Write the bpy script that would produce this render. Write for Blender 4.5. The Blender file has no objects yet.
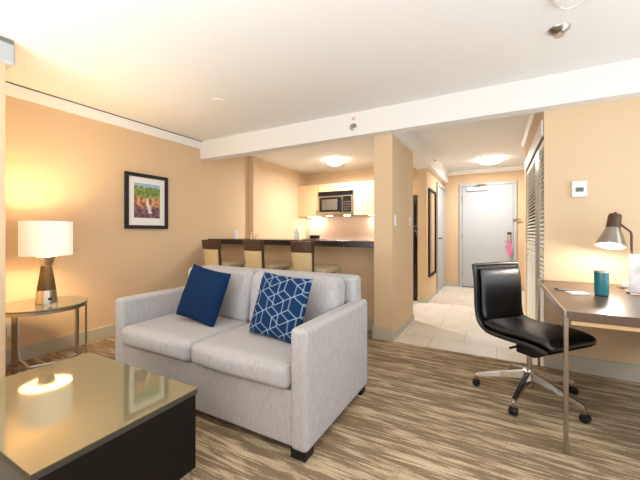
import bpy, bmesh, math, random
from math import sin, cos, pi, radians as R
from mathutils import Vector, Matrix, noise

S = bpy.context.scene
COL = S.collection
random.seed(4)

# ------------------------------------------------------------ camera
cam = bpy.data.cameras.new('camera'); co = bpy.data.objects.new('camera', cam)
COL.objects.link(co); S.camera = co
co.location = (0, 0, 1.15); co.rotation_euler = (R(90), 0, R(28.7))
cam.sensor_width = 36; cam.lens = 323/640*36; cam.shift_y = -8/640; cam.clip_start = .02

# ------------------------------------------------------------ world, exposure, lights
w = bpy.data.worlds.new('world'); S.world = w; w.use_nodes = True
w.node_tree.nodes['Background'].inputs[0].default_value = (.85, .92, 1, 1)
w.node_tree.nodes['Background'].inputs[1].default_value = 1.0
S.view_settings.view_transform = 'Standard'; S.view_settings.look = 'None'
S.view_settings.gamma = 1; S.view_settings.use_curve_mapping = False
S.view_settings.exposure = 0.1

def area(name, loc, rot, sx, sy, power, col):
    l = bpy.data.lights.new(name, 'AREA'); l.shape = 'RECTANGLE'; l.size = sx; l.size_y = sy
    l.energy = power; l.color = col
    o = bpy.data.objects.new(name, l); COL.objects.link(o); o.location = loc; o.rotation_euler = rot
    return o
def point(name, loc, power, col, rad=.05):
    l = bpy.data.lights.new(name, 'POINT'); l.energy = power; l.color = col; l.shadow_soft_size = rad
    o = bpy.data.objects.new(name, l); COL.objects.link(o); o.location = loc
    return o
# daylight through the window in the right wall, and through the glass wall behind the camera
area('window_daylight', (1.58, 1.70, 1.30), (R(90), 0, R(90)), 2.8, 1.8, 31, (.80, .90, 1.0))
area('rear_window_daylight', (-1.1, -1.62, 1.25), (R(104), 0, 0), 3.4, 1.9, 28, (.88, .94, 1.0))
# added fill: unseen upward panel behind the camera that brightens the ceiling
area('added_ceiling_fill', (-.9, -.75, .75), (R(172), 0, 0), 4.0, 1.3, 116, (.92, .96, 1.0))

# ------------------------------------------------------------ helpers
def lin(c):
    return tuple(((v/255)/12.92 if v/255 <= .04045 else ((v/255+.055)/1.055)**2.4) for v in c)
def mat(name, rgb, rough=.6, metal=0, var=.04, scale=30, bump=0, spec=.5, stretch=(1,1,1), ior=1.5, coat=0, emis=None, estr=0, trans=0):
    m = bpy.data.materials.new(name); m.use_nodes = True
    nt = m.node_tree; N = nt.nodes; L = nt.links; b = N['Principled BSDF']
    tc = N.new('ShaderNodeTexCoord'); mp = N.new('ShaderNodeMapping'); mp.inputs['Scale'].default_value = stretch
    L.new(tc.outputs['Object'], mp.inputs[0])
    n = N.new('ShaderNodeTexNoise'); n.inputs['Scale'].default_value = scale; n.inputs['Detail'].default_value = 4
    L.new(mp.outputs[0], n.inputs['Vector'])
    r = N.new('ShaderNodeValToRGB'); c = lin(rgb)
    r.color_ramp.elements[0].position = .3; r.color_ramp.elements[1].position = .7
    r.color_ramp.elements[0].color = tuple(max(0, v*(1-var)) for v in c)+(1,)
    r.color_ramp.elements[1].color = tuple(min(1, v*(1+var)) for v in c)+(1,)
    L.new(n.outputs['Fac'], r.inputs[0]); L.new(r.outputs[0], b.inputs['Base Color'])
    b.inputs['Roughness'].default_value = rough; b.inputs['Metallic'].default_value = metal
    b.inputs['Specular IOR Level'].default_value = spec; b.inputs['IOR'].default_value = ior
    b.inputs['Coat Weight'].default_value = coat; b.inputs['Coat Roughness'].default_value = .05
    b.inputs['Transmission Weight'].default_value = trans
    if bump:
        bp = N.new('ShaderNodeBump'); bp.inputs['Strength'].default_value = bump; bp.inputs['Distance'].default_value = .002
        L.new(n.outputs['Fac'], bp.inputs['Height']); L.new(bp.outputs[0], b.inputs['Normal'])
    if emis:
        b.inputs['Emission Color'].default_value = lin(emis)+(1,); b.inputs['Emission Strength'].default_value = estr
    return m
def attr_mat(name, rough=.6, spec=.5, coat=0):
    m = bpy.data.materials.new(name); m.use_nodes = True; N = m.node_tree.nodes; b = N['Principled BSDF']
    a = N.new('ShaderNodeAttribute'); a.attribute_name = 'pattern'
    m.node_tree.links.new(a.outputs['Color'], b.inputs['Base Color']); b.inputs['Roughness'].default_value = rough
    b.inputs['Specular IOR Level'].default_value = spec; b.inputs['Coat Weight'].default_value = coat
    return m

def link(name, bm, m, parent=None, sharp=35, wn=True):
    bmesh.ops.recalc_face_normals(bm, faces=bm.faces)
    me = bpy.data.meshes.new(name); bm.to_mesh(me); bm.free()
    me.shade_smooth(); me.set_sharp_from_angle(angle=R(sharp))
    if m: me.materials.append(m)
    o = bpy.data.objects.new(name, me); COL.objects.link(o)
    if wn: o.modifiers.new('weighted_normals', 'WEIGHTED_NORMAL').keep_sharp = True
    if parent: o.parent = parent
    return o
def thing(name, label, cat, loc=(0,0,0), rz=0, group=None):
    o = bpy.data.objects.new(name, None); COL.objects.link(o); o.location = loc; o.rotation_euler = (0,0,rz)
    o.empty_display_size = .1
    return tag(o, label, cat, group)
def tag(o, label, cat, group=None):
    o['label'] = label; o['category'] = cat
    if group: o['group'] = group
    return o
def struct(name, bm, m, parent=None, label=None):
    o = link(name, bm, m, parent)
    if not parent: o['kind'] = 'structure'
    if label: o['label'] = label
    return o
def dup(root, loc, rz=None, label=None):
    r = root.copy(); COL.objects.link(r); r.location = loc
    if rz is not None: r.rotation_euler = (0,0,rz)
    if label: r['label'] = label
    for ch in list(root.children):
        c = ch.copy(); COL.objects.link(c); c.parent = r
        for g in list(ch.children):
            d = g.copy(); COL.objects.link(d); d.parent = c
    return r
def NB(): return bmesh.new()
def merge(bm, b2, M=None):
    me = bpy.data.meshes.new('tmp'); b2.to_mesh(me); b2.free()
    if M is not None: me.transform(M)
    bm.from_mesh(me); bpy.data.meshes.remove(me); return bm
def box(bm, x0, x1, y0, y1, z0, z1, bev=0, seg=2, M=None):
    b = NB(); bmesh.ops.create_cube(b, size=1)
    for v in b.verts:
        v.co = Vector(((x0+x1)/2+v.co.x*(x1-x0), (y0+y1)/2+v.co.y*(y1-y0), (z0+z1)/2+v.co.z*(z1-z0)))
    if bev: bmesh.ops.bevel(b, geom=b.edges[:], offset=bev, segments=seg, affect='EDGES', profile=.5)
    return merge(bm, b, M)
def bx(*a, **k): return box(NB(), *a, **k)
def cyl(bm, p0, p1, r0, r1=None, n=20):
    p0 = Vector(p0); p1 = Vector(p1); r1 = r0 if r1 is None else r1
    d = p1-p0; b = NB()
    bmesh.ops.create_cone(b, cap_ends=True, segments=n, radius1=r0, radius2=r1, depth=d.length)
    M = Matrix.Translation((p0+p1)/2) @ d.to_track_quat('Z','Y').to_matrix().to_4x4()
    return merge(bm, b, M)
def lathe(bm, prof, c=(0,0,0), n=32, M=None):
    b = NB(); rings = []
    for r, z in prof:
        if r < 1e-5: rings.append([b.verts.new((c[0], c[1], c[2]+z))])
        else: rings.append([b.verts.new((c[0]+r*cos(2*pi*k/n), c[1]+r*sin(2*pi*k/n), c[2]+z)) for k in range(n)])
    for A, B in zip(rings, rings[1:]):
        for k in range(n):
            k2 = (k+1) % n
            f = [A[k % len(A)], A[k2 % len(A)], B[k2 % len(B)], B[k % len(B)]]
            f = list(dict.fromkeys(f))
            if len(f) > 2: b.faces.new(f)
    return merge(bm, b, M)
def tube(bm, pts, r, n=10, flat=None):
    pts = [Vector(p) for p in pts]; b = NB(); rings = []; prev = None
    for i, p in enumerate(pts):
        t = (pts[min(i+1, len(pts)-1)]-pts[max(i-1, 0)]).normalized()
        up = prev if prev is not None else (Vector((0,0,1)) if abs(t.z) < .9 else Vector((1,0,0)))
        s = t.cross(up).normalized(); u = s.cross(t).normalized(); prev = u
        a, c = (r, r) if flat is None else flat
        rings.append([b.verts.new(p+s*a*cos(2*pi*k/n)+u*c*sin(2*pi*k/n)) for k in range(n)])
    for A, B in zip(rings, rings[1:]):
        for k in range(n): b.faces.new((A[k], A[(k+1)%n], B[(k+1)%n], B[k]))
    b.faces.new(rings[0]); b.faces.new(rings[-1])
    return merge(bm, b)
def prism(bm, poly, axis, a0, a1, bev=0):
    """polygon in the two other axes, extruded along axis"""
    b = NB()
    def P(u, v, a): return {'x': (a,u,v), 'y': (u,a,v), 'z': (u,v,a)}[axis]
    A = [b.verts.new(P(u,v,a0)) for u,v in poly]; B = [b.verts.new(P(u,v,a1)) for u,v in poly]
    n = len(poly); b.faces.new(A); b.faces.new(B[::-1])
    for k in range(n): b.faces.new((A[k],A[(k+1)%n],B[(k+1)%n],B[k]))
    if bev: bmesh.ops.bevel(b, geom=b.edges[:], offset=bev, segments=2, affect='EDGES')
    return merge(bm, b)
def cushion(sx, sy, sz, r, bulge=(0,0,0), n=18, seed=0, wob=.004):
    b = NB(); bmesh.ops.create_cube(b, size=2)
    bmesh.ops.subdivide_edges(b, edges=b.edges[:], cuts=n, use_grid_fill=True)
    h = Vector((sx/2, sy/2, sz/2))
    for v in b.verts:
        p = v.co.copy(); q = Vector((p.x*h.x, p.y*h.y, p.z*h.z))
        # crowd samples toward the rounded edge
        inner = Vector([max(-(h[i]-r), min(h[i]-r, q[i])) for i in range(3)])
        d = q-inner
        if d.length > 1e-6: d = d.normalized()*r
        q = inner+d
        q.x += bulge[0]*(1-p.y**2)*(1-p.z**2)*p.x
        q.y += bulge[1]*(1-p.x**2)*(1-p.z**2)*p.y
        q.z += bulge[2]*(1-p.x**2)*(1-p.y**2)*p.z
        w_ = noise.noise(q*5+Vector((seed*7,0,0)))*wob
        q += Vector((w_, w_*.7, w_))
        v.co = q
    return b
def smoothpath(pts, n=8):
    P = [Vector(p) for p in pts]; out = []
    for i in range(len(P)-1):
        p0 = P[max(i-1,0)]; p1 = P[i]; p2 = P[i+1]; p3 = P[min(i+2,len(P)-1)]
        for k in range(n):
            t = k/n
            out.append(.5*((2*p1)+(-p0+p2)*t+(2*p0-5*p1+4*p2-p3)*t*t+(-p0+3*p1-3*p2+p3)*t**3))
    out.append(P[-1]); return out

# ------------------------------------------------------------ materials
M_wall = mat('wall_paint', (222, 194, 158), .85, var=.012, scale=60, bump=.05)
M_ceil = mat('ceiling_paint', (240, 238, 233), .9, var=.01, scale=40)
M_trimw = mat('white_trim', (240, 239, 236), .5, var=.01)
M_base = mat('baseboard_paint', (196, 190, 174), .55, var=.02)
M_stile_gap = mat('stile_and_gap_shade', (134, 132, 126), .4, .3)  # closet stile grey, also the painted shade above the partition crown
M_gap = mat('shadow_gap', (70, 62, 52), .8)
M_door = mat('door_paint', (186, 191, 195), .45, var=.01)
M_sofa = mat('sofa_fabric', (184, 181, 181), .95, var=.11, scale=60, bump=.5, stretch=(1.6,1.6,.35), spec=.15)
M_navy = mat('navy_fabric', (14, 41, 76), .9, var=.12, scale=160, bump=.4, spec=.15)
M_black = mat('black_plastic', (18, 17, 17), .45, var=.05)
M_leather = mat('black_leather', (14, 14, 16), .33, var=.1, scale=90, bump=.15, spec=.9)
M_chrome = mat('chrome', (205, 203, 200), .18, 1, var=.02)
M_steel = mat('brushed_steel', (176, 168, 156), .3, 1, var=.06, scale=80, stretch=(1,1,.1))
M_silver = mat('satin_silver', (196, 188, 172), .28, 1, var=.03)
M_bronze = mat('bronze_brown', (92, 74, 48), .35, .6, var=.1, scale=20, stretch=(6,6,.5))
M_dwood = mat('espresso_wood', (19, 14, 9), .55, spec=.25, var=.3, scale=14, stretch=(1,1,9), bump=.1)
M_ttop = mat('glossy_taupe_glass', (166, 158, 126), .05, metal=.5, var=.01, ior=1.7)
M_tedge = mat('table_edge', (70, 65, 58), .4, var=.05)
M_greyp = mat('grey_drawer_front', (92, 90, 85), .4, var=.03)
M_sidet = mat('side_table_glass', (112, 106, 90), .08, var=.02, ior=1.6)
M_maple = mat('maple_wood', (222, 190, 146), .4, var=.07, scale=9, stretch=(5,5,.6))
M_counter = mat('counter_dark', (44, 36, 33), .22, var=.12, scale=60)
M_desk = mat('desk_walnut', (98, 76, 60), .33, var=.12, scale=12, stretch=(8,.8,1), spec=.6)
M_rail = mat('light_wood_rail', (206, 172, 122), .5, var=.08)
M_band = mat('brown_leather', (82, 56, 38), .42, var=.08)
M_tan = mat('tan_upholstery', (222, 200, 152), .7, var=.04, bump=.1)
M_seatb = mat('beige_seat', (190, 174, 140), .6, var=.05)
M_tealc = mat('teal_enamel', (18, 112, 122), .25, var=.05, coat=.3)
M_white = mat('white_plastic', (240, 239, 235), .45, var=.01)
M_paper = mat('white_paper', (244, 243, 240), .8, var=.01)
M_pink = mat('pink_card', (236, 110, 160), .6, var=.05)
M_lcd = mat('lcd_grey', (110, 114, 104), .3)
M_bglass = mat('black_glass', (20, 19, 20), .1, var=.05)
M_mwin = mat('microwave_window', (92, 84, 74), .2, var=.05)
M_backs = mat('backsplash', (232, 208, 194), .35, var=.02)
M_mirror = mat('mirror_glass', (236, 232, 222), .03, 1, var=.004)
M_glass = mat('clear_glass', (250, 250, 250), .05, trans=1, var=.0)
M_glow = mat('lit_dome_glass', (250, 246, 238), .4, emis=(255, 246, 236), estr=22)
M_bulb = mat('lit_bulb', (255, 240, 220), .4, emis=(255, 228, 196), estr=14)
M_shade = mat('lit_linen_shade', (250, 238, 222), .9, var=.01, emis=(255, 230, 208), estr=.4)

def carpet():
    m = bpy.data.materials.new('carpet'); m.use_nodes = True; N = m.node_tree.nodes; L = m.node_tree.links; b = N['Principled BSDF']
    tc = N.new('ShaderNodeTexCoord')
    def ns(scale, st, det, rough=.5):
        mp = N.new('ShaderNodeMapping'); mp.inputs['Scale'].default_value = st; L.new(tc.outputs['Object'], mp.inputs[0])
        n = N.new('ShaderNodeTexNoise'); n.inputs['Scale'].default_value = scale; n.inputs['Detail'].default_value = det
        n.inputs['Roughness'].default_value = rough
        L.new(mp.outputs[0], n.inputs['Vector']); return n.outputs['Fac']
    def mth(op, a, b_):
        x = N.new('ShaderNodeMath'); x.operation = op
        for i, q in enumerate((a, b_)):
            if isinstance(q, (int, float)): x.inputs[i].default_value = q
            else: L.new(q, x.inputs[i])
        return x.outputs[0]
    A = ns(1, (1.9, 19, 1), 3.5, .62); B = ns(1, (5, 70, 1), 3, .6); C = ns(1, (140, 170, 1), 1)
    v = mth('ADD', mth('MULTIPLY', A, .54), mth('MULTIPLY', B, .48))
    v = mth('ADD', v, mth('MULTIPLY', mth('SUBTRACT', C, .5), .12))
    r = N.new('ShaderNodeValToRGB'); e = r.color_ramp.elements
    e[0].position = .44; e[0].color = lin((142, 121, 96))+(1,)
    e[1].position = .62; e[1].color = lin((216, 195, 163))+(1,)
    k = e.new(.508); k.color = lin((152, 131, 105))+(1,)
    k = e.new(.53); k.color = lin((190, 167, 135))+(1,)
    L.new(v, r.inputs[0])
    mx = N.new('ShaderNodeMix'); mx.data_type = 'RGBA'; mx.blend_type = 'MULTIPLY'; mx.inputs[0].default_value = 1
    r2 = N.new('ShaderNodeValToRGB'); r2.color_ramp.elements[0].position = .25; r2.color_ramp.elements[0].color = (.8,.8,.8,1)
    r2.color_ramp.elements[1].position = .7
    L.new(C, r2.inputs[0]); L.new(r.outputs[0], mx.inputs[6]); L.new(r2.outputs[0], mx.inputs[7]); L.new(mx.outputs[2], b.inputs['Base Color'])
    b.inputs['Roughness'].default_value = .95; b.inputs['Specular IOR Level'].default_value = .1
    bp = N.new('ShaderNodeBump'); bp.inputs['Strength'].default_value = .5; bp.inputs['Distance'].default_value = .004
    L.new(C, bp.inputs['Height']); L.new(bp.outputs[0], b.inputs['Normal'])
    return m
M_carpet = carpet()
def tiles():
    m = bpy.data.materials.new('floor_tile'); m.use_nodes = True; N = m.node_tree.nodes; L = m.node_tree.links; b = N['Principled BSDF']
    tc = N.new('ShaderNodeTexCoord'); br = N.new('ShaderNodeTexBrick'); L.new(tc.outputs['Object'], br.inputs['Vector'])
    br.inputs['Scale'].default_value = 1; br.inputs['Brick Width'].default_value = .61; br.inputs['Row Height'].default_value = .46
    br.inputs['Mortar Size'].default_value = .004; br.inputs['Color1'].default_value = lin((232, 224, 212))+(1,)
    br.inputs['Color2'].default_value = lin((226, 217, 203))+(1,); br.inputs['Mortar'].default_value = lin((190, 180, 165))+(1,)
    n = N.new('ShaderNodeTexNoise'); n.inputs['Scale'].default_value = 3.5; n.inputs['Detail'].default_value = 6; L.new(tc.outputs['Object'], n.inputs['Vector'])
    r = N.new('ShaderNodeValToRGB'); r.color_ramp.elements[0].position = .3; r.color_ramp.elements[0].color = (.9,.88,.85,1); r.color_ramp.elements[1].position = .6
    L.new(n.outputs['Fac'], r.inputs[0])
    mx = N.new('ShaderNodeMix'); mx.data_type = 'RGBA'; mx.blend_type = 'MULTIPLY'; mx.inputs[0].default_value = 1
    L.new(br.outputs['Color'], mx.inputs[6]); L.new(r.outputs[0], mx.inputs[7]); L.new(mx.outputs[2], b.inputs['Base Color'])
    b.inputs['Roughness'].default_value = .35
    return m
M_tile = tiles()

# ------------------------------------------------------------ room shell
XL, YB, ZC = -3.72, 3.345, 2.44
XR = 1.62
YK = 6.20         # kitchen back wall
YH = 7.415         # entry wall
bm = bx(XL-.1, XR+.1, -1.75, YB, -.08, 0); box(bm, XL-.1, -1.165, YB, 3.62, -.08, 0)
struct('floor', bm, M_carpet, label='taupe and cream streaked carpet')
bm = bx(-1.165, XR+.1, YB, YH+.1, -.08, 0); box(bm, XL-.1, -1.165, 3.62, YH+.1, -.08, 0)
struct('floor_hall', bm, M_tile, label='pale beige tiled floor')
struct('ceiling', bx(XL-.1, XR+.1, -1.75, YH+.1, ZC, ZC+.1), M_ceil)
struct('wall_left', bx(XL-.1, XL, -1.75, YK+.1, 0, ZC), M_wall)
struct('wall_left_column', bx(XL, XL+.10, 4.26, 4.45, 0, ZC), M_wall)
struct('wall_left_partition', bx(XL, -2.885, .74, .885, 0, ZC), M_wall)
bm = bx(XR, XR+.1, -1.75, .25, 0, ZC); box(bm, XR, XR+.1, 3.15, YH+.1, 0, ZC)
box(bm, XR, XR+.1, .25, 3.15, 0, .35); box(bm, XR, XR+.1, .25, 3.15, 2.25, ZC)
struct('wall_right', bm, M_wall)
wf = NB()
for a in (.25, 1.68, 3.11): box(wf, XR+.03, XR+.07, a, a+.04, .35, 2.25)
box(wf, XR+.03, XR+.07, .29, 3.11, .35, .39); box(wf, XR+.03, XR+.07, .29, 3.11, 2.21, 2.25)
wf = struct('window_2', wf, M_trimw)
struct('window_pane', bx(XR+.047, XR+.053, .29, 3.11, .39, 2.21), M_glass, wf)
# window wall behind the camera: sill, head, jambs around the opening
bm = bx(XL, XR, -1.75, -1.65, 0, .3); box(bm, XL, XR, -1.75, -1.65, 2.25, ZC)
box(bm, XL, -2.5, -1.75, -1.65, .3, 2.25); box(bm, 1.3, XR, -1.75, -1.65, .3, 2.25)
struct('wall_window', bm, M_wall)
wf = NB()
for a in (-2.5, -1.25, 0, 1.26): box(wf, a, a+.04, -1.72, -1.68, .3, 2.25)
box(wf, -2.46, 1.26, -1.72, -1.68, .3, .34); box(wf, -2.46, 1.26, -1.72, -1.68, 2.21, 2.25)
wf = struct('window_1', wf, M_trimw)
struct('window_pane', bx(-2.46, 1.26, -1.703, -1.697, .34, 2.21), M_glass, wf)
struct('wall_kitchen', bx(XL, -1.14, YK, YK+.1, 0, ZC), M_wall)
struct('wall_hall_left', bx(-1.14, -1.0, 5.42, YH, 0, ZC), M_wall)
struct('wall_pillar', bx(-1.165, -.965, YB, 4.31, 0, ZC), M_wall)
struct('wall_entry', bx(-1.14, XR, YH, YH+.1, 0, ZC), M_wall)
bm = bx(.47, XR, YB, YB+.1, 0, ZC); box(bm, .354, .47, YB, YB+.02, 0, ZC)
struct('wall_thermostat', bm, M_wall)
bm = bx(.354, XR, 5.27, 5.57, 0, ZC); box(bm, .354, .454, YB+.02, 5.27, 2.13, ZC)
struct('wall_closet', bm, M_wall)
struct('wall_closet_back', bx(1.0, 1.1, YB+.1, 5.27, 0, ZC), M_wall)
struct('wall_bar', bx(XL, -1.165, 3.62, 3.74, 0, .98), M_wall)
# beams
struct('ceiling_beam', bx(XL, XR, 3.225, 3.37, 2.185, ZC, bev=.004), M_ceil, label='white boxed beam crossing the ceiling')
struct('ceiling_beam_hall', bx(-1.165, -.915, 3.37, YH, 2.185, ZC), M_ceil, label='white boxed beam along the left of the hall')

# crown and trims
def crown_poly(d, h, t=ZC): return [(0, t-.012-h), (d*.35, t-.012-h), (d, t-.03), (d, t-.012), (0, t-.012)]
bm = NB(); prism(bm, [(XL+u, z) for u, z in crown_poly(.045, .095)], 'y', .885, 3.225)
struct('trim_1', bm, M_trimw, label='white crown moulding on the left wall')
struct('trim_2', bx(XL, XL+.038, .885, 3.225, ZC-.012, ZC), M_gap, label='dark strip painted as the shade of the gap above the crown')  # solid strip, the shade of the ceiling gap is in its colour
bm = NB(); box(bm, XL+.1, -2.85, .70, .93, 2.275, 2.415, bev=.02, seg=3)
struct('trim_3', bm, M_door, label='white crown moulding capping the near partition')
struct('trim_4', bx(XL+.1, -2.862, .71, .922, 2.415, ZC), M_stile_gap)  # grey strip painted as the shade between partition crown and ceiling
bm = NB(); prism(bm, [(YH-u, z) for u, z in crown_poly(.05, .08, ZC+.01)], 'x', -.915, XR)
struct('trim_5', bm, M_trimw, label='white crown above the entry door')
bm = NB(); prism(bm, [(.354-u, z) for u, z in crown_poly(.04, .05, ZC+.01)], 'y', 3.37, 5.57)
struct('trim_6', bm, M_trimw)
struct('trim_7', bx(.338, .354, 3.375, 5.26, 1.985, 2.125, bev=.003), M_trimw, label='white header above the closet doors')
struct('trim_8', bx(.36, .42, 3.446, 5.268, 1.976, 1.985), M_gap)
def bb(name, m, *a): return struct('baseboard_'+name, bx(*a, bev=.003), m)
bb('left', M_base, XL, XL+.016, .885, 3.6, 0, .13)
bb('bar', M_base, XL+.016, -1.165, 3.604, 3.62, 0, .13)
bm = bx(-1.181, -.965, YB-.016, YB, 0, .13, bev=.003); box(bm, -1.181, -1.165, YB, 3.604, 0, .13)
box(bm, -.965, -.953, YB-.016, 4.31, 0, .075)
struct('baseboard_pillar', bm, M_base)
bb('thermostat', M_base, .36, XR, YB-.016, YB, 0, .13)
bb('entry_left', M_base, -1.0, -.70, YH-.014, YH, 0, .09)
bb('entry_right', M_base, .345, XR, YH-.014, YH, 0, .09)
bm = bx(-1.0, -.988, 5.42, 6.36, 0, .08); box(bm, -1.14, -.988, 5.408, 5.42, 0, .08)
struct('baseboard_hall', bm, M_base)

# ------------------------------------------------------------ doors
# entry door (structure with parts)
d1 = struct('door_1', bx(-.635, .285, YH-.03, YH, .012, 2.10, bev=.002), M_door, label='grey entry door')
bm = bx(-.69, -.64, YH-.04, YH, 0, 2.15); box(bm, .29, .34, YH-.04, YH, 0, 2.15); box(bm, -.64, .29, YH-.04, YH, 2.105, 2.15)
struct('door_frame', bm, M_door, d1)
for z in (.22, 1.0, 1.8):
    struct('hinge', bx(-.648, -.628, YH-.048, YH-.03, z, z+.11), M_steel, d1)
bm = bx(-.54, -.16, YH-.085, YH-.03, 2.0, 2.065, bev=.005)
cl = struct('door_closer', bm, M_white, d1)
bm = NB(); tube(bm, [(-.33, YH-.06, 2.06), (-.31, YH-.09, 2.10)], .012); tube(bm, [(-.40, YH-.10, 2.075), (-.31, YH-.10, 2.12), (-.20, YH-.06, 2.115)], .011)
struct('closer_arm', bm, M_steel, cl)
lk = struct('door_lock', bx(.175, .255, YH-.055, YH-.03, .93, 1.15, bev=.006), M_steel, d1)
struct('lock_reader', bx(.182, .248, YH-.06, YH-.054, 1.10, 1.145), M_bglass, lk)
bm = NB(); cyl(bm, (.215, YH-.055, .96), (.215, YH-.10, .96), .012); tube(bm, [(.225, YH-.095, .96), (.12, YH-.10, .955)], .011)
struct('door_handle', bm, M_chrome, d1)
bm = bx(.265, .31, YH-.065, YH-.03, 1.375, 1.415, bev=.004); tube(bm, [(.31, YH-.06, 1.395), (.41, YH-.05, 1.395)], .014)
struct('security_latch', bm, M_steel, d1)
struct('threshold', bx(-.64, .29, YH-.05, YH, 0, .012), M_gap, d1)
tag(link('notice_sheet', bx(-.335, -.115, YH-.034, YH-.0301, 1.58, 1.86), M_paper), 'white notice sheet stuck high on the grey entry door', 'notice')
bm = NB()
hp = [(.185,.70),(.245,.69),(.25,.90),(.24,.955),(.215,.975),(.19,.955),(.18,.90)]
prism(bm, hp, 'y', YH-.120, YH-.116)
tag(link('door_hanger', bm, M_pink), 'pink door hanger card hung from the entry door handle', 'door hanger')

# side door in hall left wall
bm = bx(-1.0, -.965, 6.36, 6.43, 0, 2.09); box(bm, -1.0, -.965, 7.27, 7.34, 0, 2.09); box(bm, -1.0, -.965, 6.43, 7.27, 2.03, 2.09)
d2 = struct('door_2', bx(-1.0, -.985, 6.43, 7.27, .01, 2.03), M_door, label='grey door on the left side of the hall')
struct('door_frame', bm, M_door, d2)
bm = NB(); cyl(bm, (-.985, 6.50, 1.03), (-.93, 6.50, 1.03), .011); tube(bm, [(-.935, 6.49, 1.03), (-.93, 6.60, 1.03)], .011)
struct('door_handle', bm, M_bglass, d2)

# louvered closet doors
M_louver = mat('louver_paint', (234, 228, 214), .5, var=.02)
def louver(name, y0, y1, sl, sr, x):
    bm = NB(); z0, z1 = .02, 1.973
    box(bm, x, x+.03, y0, y0+sl, z0, z1); box(bm, x, x+.03, y1-sr, y1, z0, z1)
    for za, zb in ((z0, .2), (.93, 1.0), (1.92, z1)): box(bm, x, x+.03, y0+sl, y1-sr, za, zb)
    for za, zb in ((.2, .93), (1.0, 1.92)):
        z = za+.01
        while z < zb-.015:
            M = Matrix.Translation((x+.015, 0, z+.012)) @ Matrix.Rotation(R(-33), 4, 'Y')
            box(bm, -.019, .019, y0+sl, y1-sr, -.0045, .0045, M=M); z += .04
    o = struct(name, bm, M_louver, label='louvered closet door'); return o
louver('door_3', 3.368, 3.77, .02, .03, .362)
louver('door_4', 4.10, 5.265, .05, .06, .362)
d5 = struct('door_5', bx(.358, .40, 3.773, 4.097, .02, 1.973, bev=.006), M_stile_gap, label='grey metal folding edge of the closet doors')

# ------------------------------------------------------------ kitchen
bar = tag(link('bar_counter', bx(XL, -1.166, 3.36, 4.0, .98, 1.05, bev=.004), M_counter), 'long dark brown bar counter spanning from left wall to pillar', 'counter')
struct('wall_backsplash', bx(XL, -1.14, YK-.012, YK, .92, 1.48), M_backs)
bc = thing('base_cabinet', 'maple base cabinet run along the kitchen back wall', 'cabinet', (XL+.01, YK-.60, 0))
link('body', bx(0, 1.75, .02, .585, .08, .88), M_maple, bc)
link('plinth', bx(0, 1.75, .07, .585, 0, .08), M_black, bc)
for k in range(4):
    d = link('door', bx(.01+.437*k, .43+.437*k, 0, .02, .10, .87, bev=.002), M_maple, bc)
    link('handle', bx(.36+.437*k, .372+.437*k, -.025, 0, .68, .80, bev=.003), M_steel, d)
tag(link('worktop', bx(XL+.001, -2.0, YK-.63, YK-.014, .88, .92, bev=.003), M_counter), 'dark kitchen worktop beneath the microwave', 'worktop')

def cabinet(x0, x1, z0, z1, y0, label, doors=1):
    t = thing('wall_cabinet', label, 'cabinet', (x0, y0, z0), 0, 'maple kitchen wall cabinets')
    W = x1-x0; H = z1-z0
    link('body', bx(0, W, .02, YK-.013-y0, 0, H), M_maple, t)
    for k in range(doors):
        a = W/doors*k+.003; b = W/doors*(k+1)-.003
        bm = bx(a, b, .004, .02, .003, H-.003)
        for q in ((a, a+.05, .003, H-.003), (b-.05, b, .003, H-.003), (a+.05, b-.05, .003, .05), (a+.05, b-.05, H-.05, H-.003)):
            box(bm, q[0], q[1], -.004, .004, q[2], q[3])
        d = link('door', bm, M_maple, t)
        if H > .3: link('handle', bx(b-.035, b-.025, -.025, -.004, .04, .13, bev=.003), M_steel, d)
        else: link('handle', bx((a+b)/2-.05, (a+b)/2+.05, -.025, -.004, .025, .035, bev=.003), M_steel, d)
    return t
cabinet(XL+.001, -3.232, 1.48, 2.13, 5.84, 'maple wall cabinet in the left corner of the kitchen')
cabinet(-3.23, -2.452, 1.97, 2.13, 5.84, 'short wide maple cabinet directly above the microwave')
cabinet(-2.45, -1.87, 1.48, 2.13, 5.84, 'tall maple wall cabinet immediately right of the microwave')
cabinet(-1.86, -1.145, 1.79, 2.10, 5.72, 'maple cabinet above the black fridge')
mw = thing('microwave', 'stainless over-range microwave with black top grille between maple cabinets', 'microwave', (-3.218, 5.80, 1.485))
W = .754; H = .483
link('body', bx(0, W, .03, .385, 0, H), M_steel, mw)
link('vent_grille', bx(0, W, .0, .03, H-.09, H, bev=.004), M_bglass, mw)
d = link('door', bx(0, W*.72, 0, .03, .01, H-.092, bev=.004), M_silver, mw)
wn = link('window', bx(.03, W*.66, -.004, 0, .07, H-.12), M_bglass, d)
link('mesh_screen', bx(.09, W*.58, -.007, -.004, .11, H-.16), M_mwin, d)
link('handle', bx(W*.675, W*.705, -.04, -.005, .05, H-.12, bev=.008), M_bglass, d)
cp = link('control_panel', bx(W*.725, W, 0, .03, .01, H-.092, bev=.003), M_silver, mw)
link('keypad', bx(W*.74, W*.97, -.003, 0, .06, H-.11), M_bglass, cp)
for r_ in range(4):
    for c_ in range(3): link('button', bx(W*.765+c_*.05, W*.765+c_*.05+.03, -.005, -.003, .10+r_*.05, .12+r_*.05), M_mwin, cp)
for x in (.13, .53): link('work_light', bx(x, x+.12, .1, .16, -.012, 0), M_bulb, mw)
fr = thing('refrigerator', 'tall black refrigerator seen through the opening behind the pillar', 'refrigerator', (-1.85, 5.48, 0))
link('body', bx(0, .70, .06, .70, .02, 1.76, bev=.005), M_black, fr)
link('door', bx(0, .70, 0, .058, .05, 1.20, bev=.01), M_bglass, fr)
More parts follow.
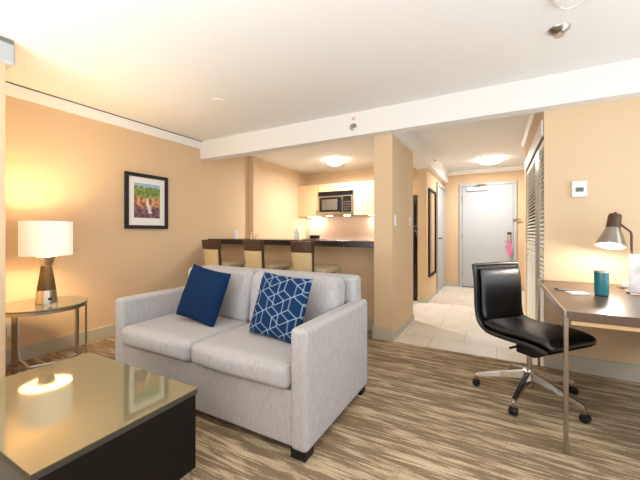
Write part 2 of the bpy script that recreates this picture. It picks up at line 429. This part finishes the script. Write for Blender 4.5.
link('freezer_door', bx(0, .70, 0, .058, 1.215, 1.76, bev=.01), M_bglass, fr)
for a, b_ in ((.6, 1.15), (1.26, 1.6)): link('handle', bx(.64, .665, -.045, -.002, a, b_, bev=.008), M_black, fr)
link('kick_plate', bx(.01, .69, .03, .06, 0, .05), M_black, fr)
# ceiling lamps
def dome(name, label, loc, r, pw, h=.10):
    t = thing(name, label, 'ceiling light', loc)
    link('mounting_plate', lathe(NB(), [(0,-.012),(r*.9,-.012),(r*.95,0),(0,0)]), M_white, t)
    pr = [(0,-h)]+[(r*sin(a*pi/16), -.012-(h-.012)*cos(a*pi/16)) for a in range(1, 9)]+[(r*.97,-.012),(0,-.012)]
    link('glass_dome', lathe(NB(), pr), M_glow, t)
    link('finial', lathe(NB(), [(0,-h-.018),(.01,-h-.01),(.012,-h+.003),(0,-h+.003)]), M_steel, t)
    l = bpy.data.lights.new('bulb', 'AREA'); l.shape = 'DISK'; l.size = .3; l.energy = pw; l.color = (1, .97, .93)
    o = bpy.data.objects.new('bulb', l); COL.objects.link(o); o.parent = t; o.location = (0,0,-h-.025)
    return t
dome('ceiling_light', 'glowing round dome light on the kitchen ceiling', (-2.54, 5.2, ZC), .16, 46)
dome('ceiling_light', 'glowing round dome light on the hall ceiling before the entry door', (-.10, 6.45, ZC), .20, 29, .09)
for x in (-3.45, -2.05):
    l = area('under_cabinet_light', (x, 6.03, 1.472), (0,0,0), .25, .05, 3.2, (1, .85, .68))
    tag(link('under_cabinet_lamp', bx(x-.14, x+.14, 5.99, 6.07, 1.474, 1.4799), M_bulb),
        'small lit lamp under the '+('left corner' if x < -3 else 'right hand')+' kitchen wall cabinet', 'lamp')

# things on the bar
def bottle(name, label, cat, x, y, prof, m, cap=None, mc=None, z=1.05):
    t = thing(name, label, cat, (x, y, z)); link('body', lathe(NB(), prof), m, t)
    if cap: link('cap', lathe(NB(), cap), mc, t)
    return t
tag(link('pillar_candle', lathe(NB(), [(0,0),(.03,0),(.031,.005),(.031,.125),(.028,.13),(.006,.126),(0,.126)], (-3.30, 3.50, 1.05)), M_paper), 'white cylinder candle on the left end of the bar', 'candle')
bottle('salt_shaker', 'taller steel shaker on the bar behind the middle stool', 'shaker', -3.03, 3.52, [(0,0),(.018,0),(.016,.06),(.012,.068)], M_silver, [(.0145,.064),(.015,.085),(.008,.095),(0,.096)], M_steel)
bottle('pepper_shaker', 'shorter glass shaker on the bar beside the steel one', 'shaker', -2.97, 3.56, [(0,0),(.016,0),(.015,.04),(.012,.045)], M_silver, [(.0135,.042),(.014,.055),(.007,.062),(0,.063)], M_steel)
bottle('soap_bottle', 'slim white bottle on the bar left of the tray', 'bottle', -2.31, 3.58, [(0,0),(.028,0),(.03,.006),(.03,.11),(.012,.128),(.012,.134)], M_white, [(.009,.132),(.009,.15),(.014,.15),(.014,.158),(0,.16)], M_white)
tag(link('serving_tray', bx(-2.24, -1.98, 3.60, 3.80, 1.05, 1.062, bev=.004), M_steel), 'thin grey tray on the bar behind the right stool', 'tray')
tag(link('condiment_box', bx(-2.16, -2.05, 3.66, 3.74, 1.062, 1.108, bev=.006), M_bglass), 'small black box standing on the bar tray', 'box')
tag(link('espresso_cup', lathe(NB(), [(0,0),(.016,0),(.024,.045),(.022,.045),(.014,.006),(0,.006)], (-2.20, 3.68, 1.062)), M_white), 'small white cup on the tray beside the black box', 'cup')

# ------------------------------------------------------------ bar stools
def make_stool(loc, label):
    t = thing('bar_stool', label, 'bar stool', loc, 0, 'bar stools along the counter')
    # local: +y toward counter, back at y=0
    b = cushion(.46, .42, .07, .028, (0,0,.012), n=10, wob=.001)
    for v in b.verts: v.co += Vector((.01, .27, .728))
    link('seat', b, M_seatb, t)
    link('seat_frame', bx(-.185, .185, .05, .41, .665, .695, bev=.004), M_band, t)
    bm = NB()
    def shell(bm, z0, z1, w0, w1, ya, yb, n=10, m=6):
        b = NB(); F = []; Bk = []
        for i in range(m+1):
            f = i/m; z = z0+(z1-z0)*f; w_ = w0+(w1-w0)*f
            lean = -.05*((z-.68)/.37)
            F.append([b.verts.new((w_*(2*k/n-1), lean+ya-.02*(1-(2*k/n-1)**2), z)) for k in range(n+1)])
            Bk.append([b.verts.new((w_*(2*k/n-1), lean+yb-.02*(1-(2*k/n-1)**2), z)) for k in range(n+1)])
        for G in (F, Bk):
            for i in range(m):
                for k in range(n): b.faces.new((G[i][k], G[i][k+1], G[i+1][k+1], G[i+1][k]))
        for i in range(m):
            for k in (0, n): b.faces.new((F[i][k], F[i+1][k], Bk[i+1][k], Bk[i][k]))
        for i in (0, m):
            for k in range(n): b.faces.new((F[i][k], F[i][k+1], Bk[i][k+1], Bk[i][k]))
        return merge(bm, b)
    link('back_frame', shell(NB(), .665, 1.045, .108, .128, .022, .07), M_band, t)
    link('backrest', shell(NB(), .672, .93, .108, .124, .004, .0215), M_tan, t)
    link('inner_pad', shell(NB(), .79, .92, .10, .11, .0705, .085), M_tan, t)
    link('back_band', shell(NB(), .932, 1.05, .125, .131, .002, .078), M_band, t)
    for sx in (-1, 1):
        for y0, y1 in ((.07, .02), (.38, .42)):
            bm = NB(); P = [(sx*.165, y0, .668), (sx*.185, y1, 0)]
            b = NB(); bmesh.ops.create_cube(b, size=1)
            for v in b.verts:
                top = v.co.z > 0; c = P[0] if top else P[1]; h = .02 if top else .014
                v.co = Vector((c[0]+v.co.x*2*h, c[1]+v.co.y*2*h, c[2]))
            link('leg', merge(bm, b), M_dwood, t)
    bm = NB(); zf = .22
    for sx in (-1, 1): box(bm, sx*.178-.009, sx*.178+.009, .05, .39, zf+.06, zf+.085)
    box(bm, -.17, .17, .395, .413, zf, zf+.03)
    link('footrest', bm, M_steel, t)
    return t
st = make_stool((-1.83, 2.95, 0), 'tan and brown bar stool at the right, nearest the pillar')
dup(st, (-2.50, 2.95, 0), label='middle tan and brown bar stool, behind the gap between the throw pillows')
dup(st, (-3.19, 2.95, 0), label='leftmost tan and brown bar stool, near the left wall')

# ------------------------------------------------------------ sofa
sf = thing('sofa', 'light grey fabric two seat sofa with square arms on the carpet', 'sofa', (-1.65, 1.36, 0))
# local: x -0.83..0.83, y 0..0.87
link('base', bx(-.74, .74, .012, .80, 0.055, .338, bev=.012, seg=3), M_sofa, sf)
for s in (-1, 1):
    a, b_ = (-.83, -.727) if s < 0 else (.727, .83)
    bm = bx(a, b_, 0, .87, .045, .664, bev=.028, seg=5)
    link('arm', bm, M_sofa, sf)
link('backrest', bx(-.785, .785, .725, .866, .06, .838, bev=.035, seg=4), M_sofa, sf)
for s in (-1, 1):
    b = cushion(.722, .62, .14, .045, (0,.015,.014), seed=s)
    for v in b.verts: v.co += Vector((s*.364, .285, .406))
    link('seat_cushion', b, M_sofa, sf)
    b = cushion(.722, .20, .40, .055, (.0,.025,.008), seed=s+5, wob=.010)
    Mx = Matrix.Translation((s*.364, .615, .645)) @ Matrix.Rotation(R(-9), 4, 'X')
    b.transform(Mx); link('back_cushion', b, M_sofa, sf)
for s in (-1, 1):
    for y0, y1 in ((.015, .10), (.77, .85)):
        a, b_ = sorted((s*.725, s*.815))
        link('leg', bx(a, b_, y0, y1, 0, .056, bev=.003), M_black, sf)

def pillow(name, label, loc, rot, S_, T, m, pat=None, piping=None):
    n = 90 if pat else 40
    bm = NB(); lay = bm.verts.layers.float_color.new('pattern') if pat else None
    sides = []
    for sd in (1, -1):
        G = []
        for i in range(n+1):
            row = []
            for j in range(n+1):
                u = 2*i/n-1; v = 2*j/n-1
                pin = 1-.045*(1-abs(u)**3)*0 
                x = u*S_/2*(1-.05*(1-v*v)*abs(u)**2); z = v*S_/2*(1-.05*(1-u*u)*abs(v)**2)
                t = T/2*max(0, (1-u**4)*(1-v**4))**.55
                y = sd*(-t)
                if abs(u) == 1 or abs(v) == 1: y = 0
                y += .004*noise.noise(Vector((x*14, z*14, sd)))*(1 if abs(u) < 1 and abs(v) < 1 else 0)
                vv = bm.verts.new((x, y, z)); row.append(vv)
                if pat: vv[lay] = pat(u*S_/2, v*S_/2)+(1,)
            G.append(row)
        for i in range(n):
            for j in range(n): bm.faces.new((G[i][j], G[i+1][j], G[i+1][j+1], G[i][j+1]))
    bmesh.ops.remove_doubles(bm, verts=bm.verts[:], dist=1e-5)
    o = link(name, bm, m); o.location = loc; o.rotation_euler = rot
    return tag(o, label, 'throw pillow', 'blue throw pillows on the sofa')
# geometric line pattern: a hexagon lattice doubled with a shifted copy
def segs():
    out = []; a = .074
    for ox, oy in ((0, 0), (a*.62, a*.36)):
        for q in range(-7, 8):
            for r_ in range(-7, 8):
                cx = a*math.sqrt(3)*(q+r_/2)+ox; cy = a*1.5*r_+oy
                if abs(cx) > .34 or abs(cy) > .34: continue
                for k in range(3):
                    t0 = R(30+60*k); t1 = R(90+60*k)
                    out.append((cx+a*cos(t0), cy+a*sin(t0), cx+a*cos(t1), cy+a*sin(t1)))
                if ox == 0 and (q+r_) % 2 == 0:
                    for k in (0, 2): out.append((cx, cy, cx+a*cos(R(30+60*k)), cy+a*sin(R(30+60*k))))
    return out
SG = segs()
def pat(x, y):
    d = 9
    for x0, y0, x1, y1 in SG:
        if abs(x-(x0+x1)/2) > .05 or abs(y-(y0+y1)/2) > .05: continue
        dx, dy = x1-x0, y1-y0; t = max(0, min(1, ((x-x0)*dx+(y-y0)*dy)/(dx*dx+dy*dy)))
        d = min(d, math.hypot(x-x0-t*dx, y-y0-t*dy))
    f = max(0, min(1, (.0032-d)/.0025)); A = lin((15, 47, 88)); B = lin((160, 184, 200))
    return tuple(A[i]*(1-f)+B[i]*f for i in range(3))
M_patt = attr_mat('navy_pattern_fabric', .85, .2)
pillow('throw_pillow', 'plain navy blue throw pillow on the left seat of the sofa', (-1.918, 1.69, .684), (R(-18), R(8), R(0)), .40, .11, M_navy)
pillow('throw_pillow', 'navy throw pillow with white geometric lines on the right seat', (-1.210, 1.678, .678), (R(-18), R(3), R(-4)), .405, .11, M_patt, pat)

# ------------------------------------------------------------ coffee table
ct = thing('coffee_table', 'low dark coffee table with glossy taupe top in the foreground', 'coffee table', (-1.70, .743, 0))
hx, hy = .47, .309
link('tabletop', bx(-hx, hx, -hy, hy, .4165, .42), M_ttop, ct)
link('top_rim', bx(-hx, hx, -hy, hy, .394, .4163), M_tedge, ct)
link('body', bx(-hx+.006, hx-.006, -hy+.02, hy-.006, .05, .3935), M_dwood, ct)
dr = link('drawer', bx(-hx+.012, hx-.012, -hy+.006, -hy+.0195, .06, .387, bev=.002), M_greyp, ct)
link('plinth', bx(-hx+.012, hx-.012, -hy+.03, hy-.02, 0, .049), M_chrome, ct)

# ------------------------------------------------------------ side table and lamp
sc = (-3.30, 1.24)
tb = thing('side_table', 'round glass topped side table with chrome legs by the left wall', 'side table', (sc[0], sc[1], 0))
link('tabletop', lathe(NB(), [(0,.545),(.308,.545),(.31,.548),(.31,.557),(.308,.56),(0,.56)], n=64), M_sidet, tb)
link('rim', lathe(NB(), [(.27,.522),(.304,.522),(.304,.544),(.27,.544),(.27,.522)], n=64), M_steel, tb)
for dx, dy in ((.125,-.215), (-.12,-.25), (.195,.165), (.14,.26)):
    a = math.atan2(dy, dx); M = Matrix.Translation((dx, dy, 0)) @ Matrix.Rotation(a, 4, 'Z')
    link('leg', box(NB(), -.007, .007, -.019, .019, 0, .53, bev=.002, M=M), M_steel, tb)
pts = [(.272*cos(t), .272*sin(t), .13) for t in [R(-70+i*7) for i in range(18)]]
link('stretcher', tube(NB(), pts, .009, flat=(.006, .012)), M_steel, tb)
LX, LY, LZ = -3.30, 1.27, .56
lp = thing('table_lamp', 'glowing white drum shade lamp on silver and bronze hourglass base', 'lamp', (LX, LY, LZ))
bs = link('base', lathe(NB(), [(0,0),(.072,0),(.074,.004),(.065,.108),(0,.108)]), M_silver, lp)
link('switch', bx(-.012, .012, -.008, .006, .03, .05, M=Matrix.Rotation(R(86), 4, 'Z') @ Matrix.Translation((.0,-.0715,0))), M_black, bs)
link('stem', lathe(NB(), [(0,.108),(.064,.108),(.037,.31),(0,.31)]), M_bronze, lp)
link('neck', lathe(NB(), [(0,.31),(.037,.31),(.042,.325),(.066,.385),(.062,.388),(0,.37)]), M_silver, lp)
link('pole', cyl(NB(), (0,0,.37), (0,0,.50), .008), M_silver, lp)
link('light_bulb', lathe(NB(), [(0,.50),(.014,.50),(.03,.54),(.03,.56),(0,.585)]), M_bulb, lp)
link('lamp_shade', lathe(NB(), [(.174,.397),(.174,.678),(.171,.678),(.171,.397),(.174,.397)], n=64), M_shade, lp)
l = bpy.data.lights.new('lamp_light', 'POINT'); l.energy = 46; l.color = (1, .76, .44); l.shadow_soft_size = .06
o = bpy.data.objects.new('lamp_light', l); COL.objects.link(o); o.parent = lp; o.location = (0,0,.545)
# outlet and cord
ol = thing('wall_outlet', 'white wall outlet with plug behind the side table', 'outlet', (XL, 1.19, .30))
link('cover_plate', bx(0, .006, -.04, .04, -.06, .06, bev=.002), M_white, ol)
link('socket', bx(.006, .009, -.018, .018, .008, .045), M_paper, ol)
cd = thing('lamp_cord', 'pale lamp cord and plug hanging beside the side table', 'cord', (XL+.0095, 1.19, .28))
link('plug', bx(0, .04, -.015, .015, -.015, .012, bev=.004), M_white, cd)
link('wire', tube(NB(), smoothpath([(.035,0,-.005),(.07,0,-.03),(.08,.01,-.15),(.09,.02,-.24),(.16,.03,-.268),(.25,.02,-.27)]), .005), M_white, cd)

# ------------------------------------------------------------ framed picture
fp = thing('framed_picture', 'black framed waterfall landscape with white mat on the left wall', 'picture', (XL, 2.424, 1.516))
hw, hh, fw = .272, .327, .042
bm = NB()
for a in ((-hw, hw, hh-fw, hh), (-hw, hw, -hh, -hh+fw), (-hw, -hw+fw, -hh+fw, hh-fw), (hw-fw, hw, -hh+fw, hh-fw)):
    box(bm, 0, .03, a[0], a[1], a[2], a[3], bev=.004)
link('frame', bm, M_black, fp)
link('mat_board', bx(.002, .012, -hw+fw, hw-fw, -hh+fw, hh-fw), M_paper, fp)
def art(u, v):   # u 0..1 left-right, v 0..1 top-bottom
    n1 = noise.noise(Vector((u*9, v*9, 1))); n2 = noise.noise(Vector((u*26, v*20, 4))); n3 = noise.noise(Vector((u*5, v*4, 8)))
    def mixc(a, b, f):
        f = max(0, min(1, f)); return tuple(a[i]*(1-f)+b[i]*f for i in range(3))
    sky = (150, 190, 215); green = mixc((60, 100, 50), (150, 165, 70), .5+n2); yel = (190, 180, 90)
    rock = mixc((150, 90, 60), (225, 175, 130), .5+n1*1.3+n2*.6); dark = mixc((70, 50, 75), (150, 110, 110), .5+n1+n2*.5)
    if v < .10+.08*n1: c = sky
    elif v < .40+.08*n3: c = mixc(green, yel, n1+.2*(v*3))
    elif v < .70+.12*n3: c = rock
    else: c = mixc(dark, rock, -.1+n2)
    cx = .55+.05*sin(v*9); wd = .05+.13*max(0, v-.45)
    if .42 < v < .86 and abs(u-cx) < wd*(1+n2*.5): c = mixc(c, (240, 236, 230), 1-abs(u-cx)/wd*.6)
    return lin(c)
bm = NB(); lay = bm.verts.layers.float_color.new('pattern'); n = 70; G = []
aw, ah = .165, .205
for i in range(n+1):
    row = []
    for j in range(n+1):
        v = bm.verts.new((.0135, -aw+2*aw*i/n, .008+ah-2*ah*j/n)); v[lay] = art(i/n, j/n)+(1,); row.append(v)
    G.append(row)
for i in range(n):
    for j in range(n): bm.faces.new((G[i][j], G[i+1][j], G[i+1][j+1], G[i][j+1]))
link('print', bm, attr_mat('landscape_print', .5), fp)

# ------------------------------------------------------------ desk
dk = thing('desk', 'dark wood desk with metal edge and legs against the thermostat wall', 'desk', (.306, 2.08, 0))
DL = 1.262; DW = .80
link('desk_top', bx(.0125, DW, 0, DL, .692, .74, bev=.002), M_desk, dk)
link('edge_strip', bx(0, .012, -.002, DL, .706, .742, bev=.002), M_steel, dk)
link('rail', bx(.03, DW-.02, .004, .025, .672, .6915), M_rail, dk)
for x in (.001, DW-.02):
    for y in (-.002, DL-.03): link('leg', bx(x, x+.018, y, y+.028, 0, .705, bev=.002), M_steel, dk)
link('modesty_panel', bx(DW-.05, DW-.03, .03, DL-.035, .30, .69), M_desk, dk)
# desk lamp
dl = thing('desk_lamp', 'desk lamp with brushed metal cone shade and bent arm', 'lamp', (.857, 3.14, .7405))
link('base', lathe(NB(), [(0,0),(.075,0),(.078,.004),(.072,.014),(0,.016)]), M_steel, dl)
link('pole', tube(NB(), [(0,0,.012),(0,0,.39),(-.005,0,.41),(-.075,-.01,.478)], .0075), M_band, dl)
SM = Matrix.Translation((-.105, -.012, .436)) @ Matrix.Rotation(R(10), 4, 'Y') @ Matrix.Rotation(R(-15), 4, 'X')
link('shade', lathe(NB(), [(.042,.0),(.092,-.135),(.094,-.136),(.089,-.136),(.039,-.002),(.042,.0)], M=SM), M_steel, dl)
link('socket_cap', lathe(NB(), [(.036,-.004),(.043,0),(.039,.10),(.034,.108),(.007,.11),(.007,.128),(0,.13)], M=SM), M_band, dl)
BM = SM @ Matrix.Translation((0,0,-.05))
link('light_bulb', lathe(NB(), [(0,.04),(.015,.03),(.03,-.01),(.028,-.04),(0,-.06)], M=BM), M_bulb, dl)
l = bpy.data.lights.new('lamp_light', 'POINT'); l.energy = 9; l.color = (1, .91, .82); l.shadow_soft_size = .03
o = bpy.data.objects.new('lamp_light', l); COL.objects.link(o); o.parent = dl; o.location = SM @ Vector((0,0,-.125))

tm = thing('tumbler', 'teal enamel tumbler standing on the desk', 'tumbler', (.59, 2.69, .74))
link('body', lathe(NB(), [(0,.006),(.034,.006),(.037,.012),(.038,.15),(.036,.153)]), M_tealc, tm)
link('foot_ring', lathe(NB(), [(0,0),(.035,0),(.035,.0055),(0,.0055)]), M_black, tm)
link('lid', lathe(NB(), [(.0375,.1505),(.038,.16),(.030,.163),(.028,.158),(0,.158)]), M_silver, tm)
np_ = tag(link('notepad', box(NB(), -.06, .06, -.045, .045, 0, .006, M=Matrix.Translation((.475, 2.72, .74)) @ Matrix.Rotation(R(20), 4, 'Z')), M_paper), 'white notepad lying on the desk left of the tumbler', 'notepad')
pn = thing('pen', 'slim black and silver pen lying beside the notepad', 'pen', (.44, 2.80, .746), R(-14))
link('barrel', cyl(NB(), (-.06, 0, .0), (.075, 0, .0), .006, n=12), M_silver, pn)
link('tip', cyl(NB(), (-.085, 0, .0), (-.06, 0, .0), .003, .006, n=12), M_black, pn)
br = thing('brochure_stand', 'glossy white brochure in a clear stand at the right end of the desk', 'brochure', (.838, 2.87, .74), R(4))
M_broch = mat('brochure_print', (232, 222, 214), .25, var=.28, scale=9)
link('brochure', bx(-.07, .12, -.003, .003, .012, .265), M_broch, br)
link('stand', bx(-.075, .125, -.03, .03, 0, .011, bev=.003), M_glass, br)
tag(link('notecard_box', bx(.80, .85, 3.085, 3.12, .7565, .79, bev=.004), M_white), 'small white box resting on the desk lamp base', 'box')

# ------------------------------------------------------------ office chair
oc = thing('office_chair', 'black leather armless office chair on chrome star base by the desk', 'office chair', (.20, 2.68, 0), R(-40))
def pad(path, width, thick, n=24, endr=3):
    """path in (x,z); rounded slab swept along it"""
    P = smoothpath([(p[0], 0, p[1]) for p in path], 6); b = NB(); rings = []; m = len(P)
    for i, p in enumerate(P):
        t = (P[min(i+1, m-1)]-P[max(i-1, 0)]).normalized(); nn = Vector((-t.z, 0, t.x))
        e = min(i, m-1-i); sc = 1 if e >= 5 else math.sqrt(max(0.02, 1-(1-e/5)**2))
        ring = []
        for k in range(n):
            a = 2*pi*k/n; cy = abs(cos(a))**.35*(1 if cos(a) >= 0 else -1); cz = abs(sin(a))**.8*(1 if sin(a) >= 0 else -1)
            wd = width/2*(.90+.10*sc)
            crease = 1
            ring.append(b.verts.new(p+Vector((0,1,0))*wd*cy+nn*thick/2*sc*cz*crease))
        rings.append(ring)
    for A, B in zip(rings, rings[1:]):
        for k in range(n): b.faces.new((A[k], A[(k+1)%n], B[(k+1)%n], B[k]))
    b.faces.new(rings[0]); b.faces.new(rings[-1]); return b
link('seat', pad([(.29,.44),(.25,.468),(.12,.478),(-.05,.468),(-.15,.475),(-.200,.50)], .44, .065), M_leather, oc, 60)
link('backrest', pad([(-.197,.505),(-.213,.58),(-.217,.69),(-.222,.80),(-.236,.88)], .41, .045), M_leather, oc, 60)
shell_path = [(.27,.415),(.15,.428),(-.05,.425),(-.16,.435),(-.222,.485),(-.245,.58),(-.249,.69),(-.255,.80),(-.270,.897)]
link('shell', pad(shell_path, .465, .026), M_black, oc, 60)
for s in (-1, 1):
    P = smoothpath([(x, s*.228, z+.012) for x, z in shell_path], 6)
    link('side_rail', tube(NB(), P, .013), M_leather, oc)
link('top_bead', tube(NB(), [(-.267, -.22, .902), (-.272, 0, .906), (-.267, .22, .902)], .013), M_leather, oc)
link('tilt_mechanism', bx(-.06, .08, -.06, .06, .30, .42, bev=.012), M_black, oc)
link('tilt_lever', tube(NB(), [(0, -.07, .37), (.0, -.19, .365)], .008), M_black, oc)
link('gas_column', cyl(NB(), (0,0,.16), (0,0,.31), .017), M_chrome, oc)
link('hub', lathe(NB(), [(0,.07),(.025,.07),(.045,.13),(.04,.185),(0,.19)]), M_chrome, oc)
for k in range(5):
    a = R(180+40-1+72*k); ca, sa = cos(a), sin(a)
    b = NB(); rings = []
    for r_, z, wd, th in ((.03,.155,.024,.026), (.18,.125,.020,.018), (.335,.088,.015,.011)):
        rings.append([b.verts.new((r_*ca-y*sa, r_*sa+y*ca, z+zz)) for y, zz in ((-wd,-th),(wd,-th),(wd*.7,th),(-wd*.7,th))])
    for A, B in zip(rings, rings[1:]):
        for q in range(4): b.faces.new((A[q], A[(q+1)%4], B[(q+1)%4], B[q]))
    b.faces.new(rings[0]); b.faces.new(rings[-1])
    bmesh.ops.bevel(b, geom=b.edges[:], offset=.004, segments=2, affect='EDGES')
    link('base_arm', b, M_chrome, oc)
    cc = Vector((.335*ca, .335*sa, .027))
    bm = NB(); ax = Vector((-sa, ca, 0))
    cyl(bm, cc+Vector((0,0,.02)), cc+Vector((0,0,.055)), .009)
    c_ = link('caster', bm, M_chrome, oc)
    bm = NB()
    for s in (-1, 1): cyl(bm, cc+ax*s*.006, cc+ax*s*.022, .027, .024, n=24)
    cyl(bm, cc-ax*.007, cc+ax*.007, .016)
    link('wheel', bm, M_black, c_)

# ------------------------------------------------------------ small fixtures
th = thing('thermostat', 'white thermostat with grey display on the wall above the desk', 'thermostat', (.59, YB, 1.50))
link('housing', bx(-.05, .05, -.028, 0, -.065, .065, bev=.006, seg=3), M_white, th)
link('display', bx(-.026, .026, -.030, -.028, -.022, .012), M_lcd, th)
def switch(y, label):
    t = thing('light_switch', label, 'light switch', (-.965, y, 1.275), 0, 'light switches on the pillar')
    link('cover_plate', bx(0, .007, -.037, .037, -.058, .058, bev=.002), M_white, t)
    link('rocker', bx(.007, .011, -.016, .016, -.033, .033, bev=.001), M_white, t)
    return t
s1 = switch(3.44, 'white light switch near the front edge of the pillar side')
dup(s1, (-.965, 4.10, 1.28), label='white light switch toward the rear edge of the pillar side')
# hall mirror
mr = thing('wall_mirror', 'tall narrow dark framed mirror on the hall wall', 'mirror', (-1.0, 5.56, .40))
bm = NB(); MW, MH = .68, 1.48
for a in ((0, MW, 0, .04), (0, MW, MH-.04, MH), (0, .04, .04, MH-.04), (MW-.04, MW, .04, MH-.04)): box(bm, 0, .025, a[0], a[1], a[2], a[3])
link('frame', bm, M_dwood, mr)
link('glass', bx(.002, .012, .04, MW-.04, .04, MH-.04), M_mirror, mr)
# sounder on beam
sp = thing('wall_sprinkler', 'small round grey sprinkler fitting on the face of the white beam', 'sprinkler', (0,0,0))
def on_beam(px, py, Y=3.225):
    s = (px-320)/323; rx, ry = -.4802+.8771*s, .8771+.4802*s; t = Y/ry
    return rx*t, 1.15+(232-py)*t/323
x, z = on_beam(353.5, 127)
sp.location = (x, 3.225, z)
MR = Matrix.Rotation(R(90), 4, 'X')
link('escutcheon', lathe(NB(), [(0,0),(.037,0),(.037,.006),(.028,.012),(0,.012)], M=MR), M_steel, sp)
link('nozzle', lathe(NB(), [(0,.012),(.014,.012),(.012,.035),(.02,.036),(0,.04)], M=MR), M_steel, sp)
x, z = on_beam(353.5, 119)
M_sign = mat('pale_red_print', (214, 168, 170), .7)
wt = thing('warning_sticker', 'tiny pink and white sticker on the beam above the sprinkler', 'sticker', (x, 3.225, z))
link('backing', bx(-.024, .024, -.0015, 0, -.028, .028), M_paper, wt)
bm = bx(-.018, .018, -.0025, -.0015, .014, .022)
box(bm, -.018, -.010, -.0025, -.0015, -.02, .014); box(bm, .010, .018, -.0025, -.0015, -.02, .014); box(bm, -.008, .008, -.0025, -.0015, -.012, .002)
link('symbol', bm, M_sign, wt)
sk = thing('ceiling_sprinkler', 'silver cone sprinkler head on the main ceiling', 'sprinkler', (.346, 2.53, ZC))
link('escutcheon', lathe(NB(), [(0,0),(.06,0),(.055,-.012),(.03,-.03),(0,-.03)]), M_steel, sk)
link('nozzle', lathe(NB(), [(0,-.03),(.014,-.03),(.012,-.042),(.026,-.044),(.026,-.047),(0,-.049)]), M_chrome, sk)
sd = thing('smoke_detector', 'white round smoke detector at the top edge of the ceiling', 'smoke detector', (.36, 2.19, ZC))
link('housing', lathe(NB(), [(0,0),(.085,0),(.085,-.015),(.07,-.04),(.03,-.048),(0,-.048)]), M_white, sd)
link('vent', lathe(NB(), [(.062,-.0445),(.052,-.047),(.050,-.044),(.062,-.0405),(.062,-.0445)]), M_trimw, sd)
link('indicator', lathe(NB(), [(0,-.048),(.006,-.048),(.006,-.051),(0,-.051)], (.035,-.02,0)), M_bglass, sd)
tag(link('ceiling_cover_plate', lathe(NB(), [(0,0),(.06,0),(.058,-.006),(0,-.008)], (-2.4, 2.31, ZC)), M_ceil), 'flush white round cover plate on the main ceiling', 'cover plate')
sh = thing('hall_sprinkler', 'tiny dark sprinkler nozzle on the side of the hall beam', 'sprinkler', (-.915, 5.6, 2.335))
link('escutcheon', lathe(NB(), [(0,0),(.03,0),(.026,.008),(0,.008)], M=Matrix.Rotation(R(90), 4, 'Y')), M_white, sh)
link('nozzle', lathe(NB(), [(0,.008),(.015,.008),(.013,.04),(0,.042)], M=Matrix.Rotation(R(90), 4, 'Y')), M_steel, sh)
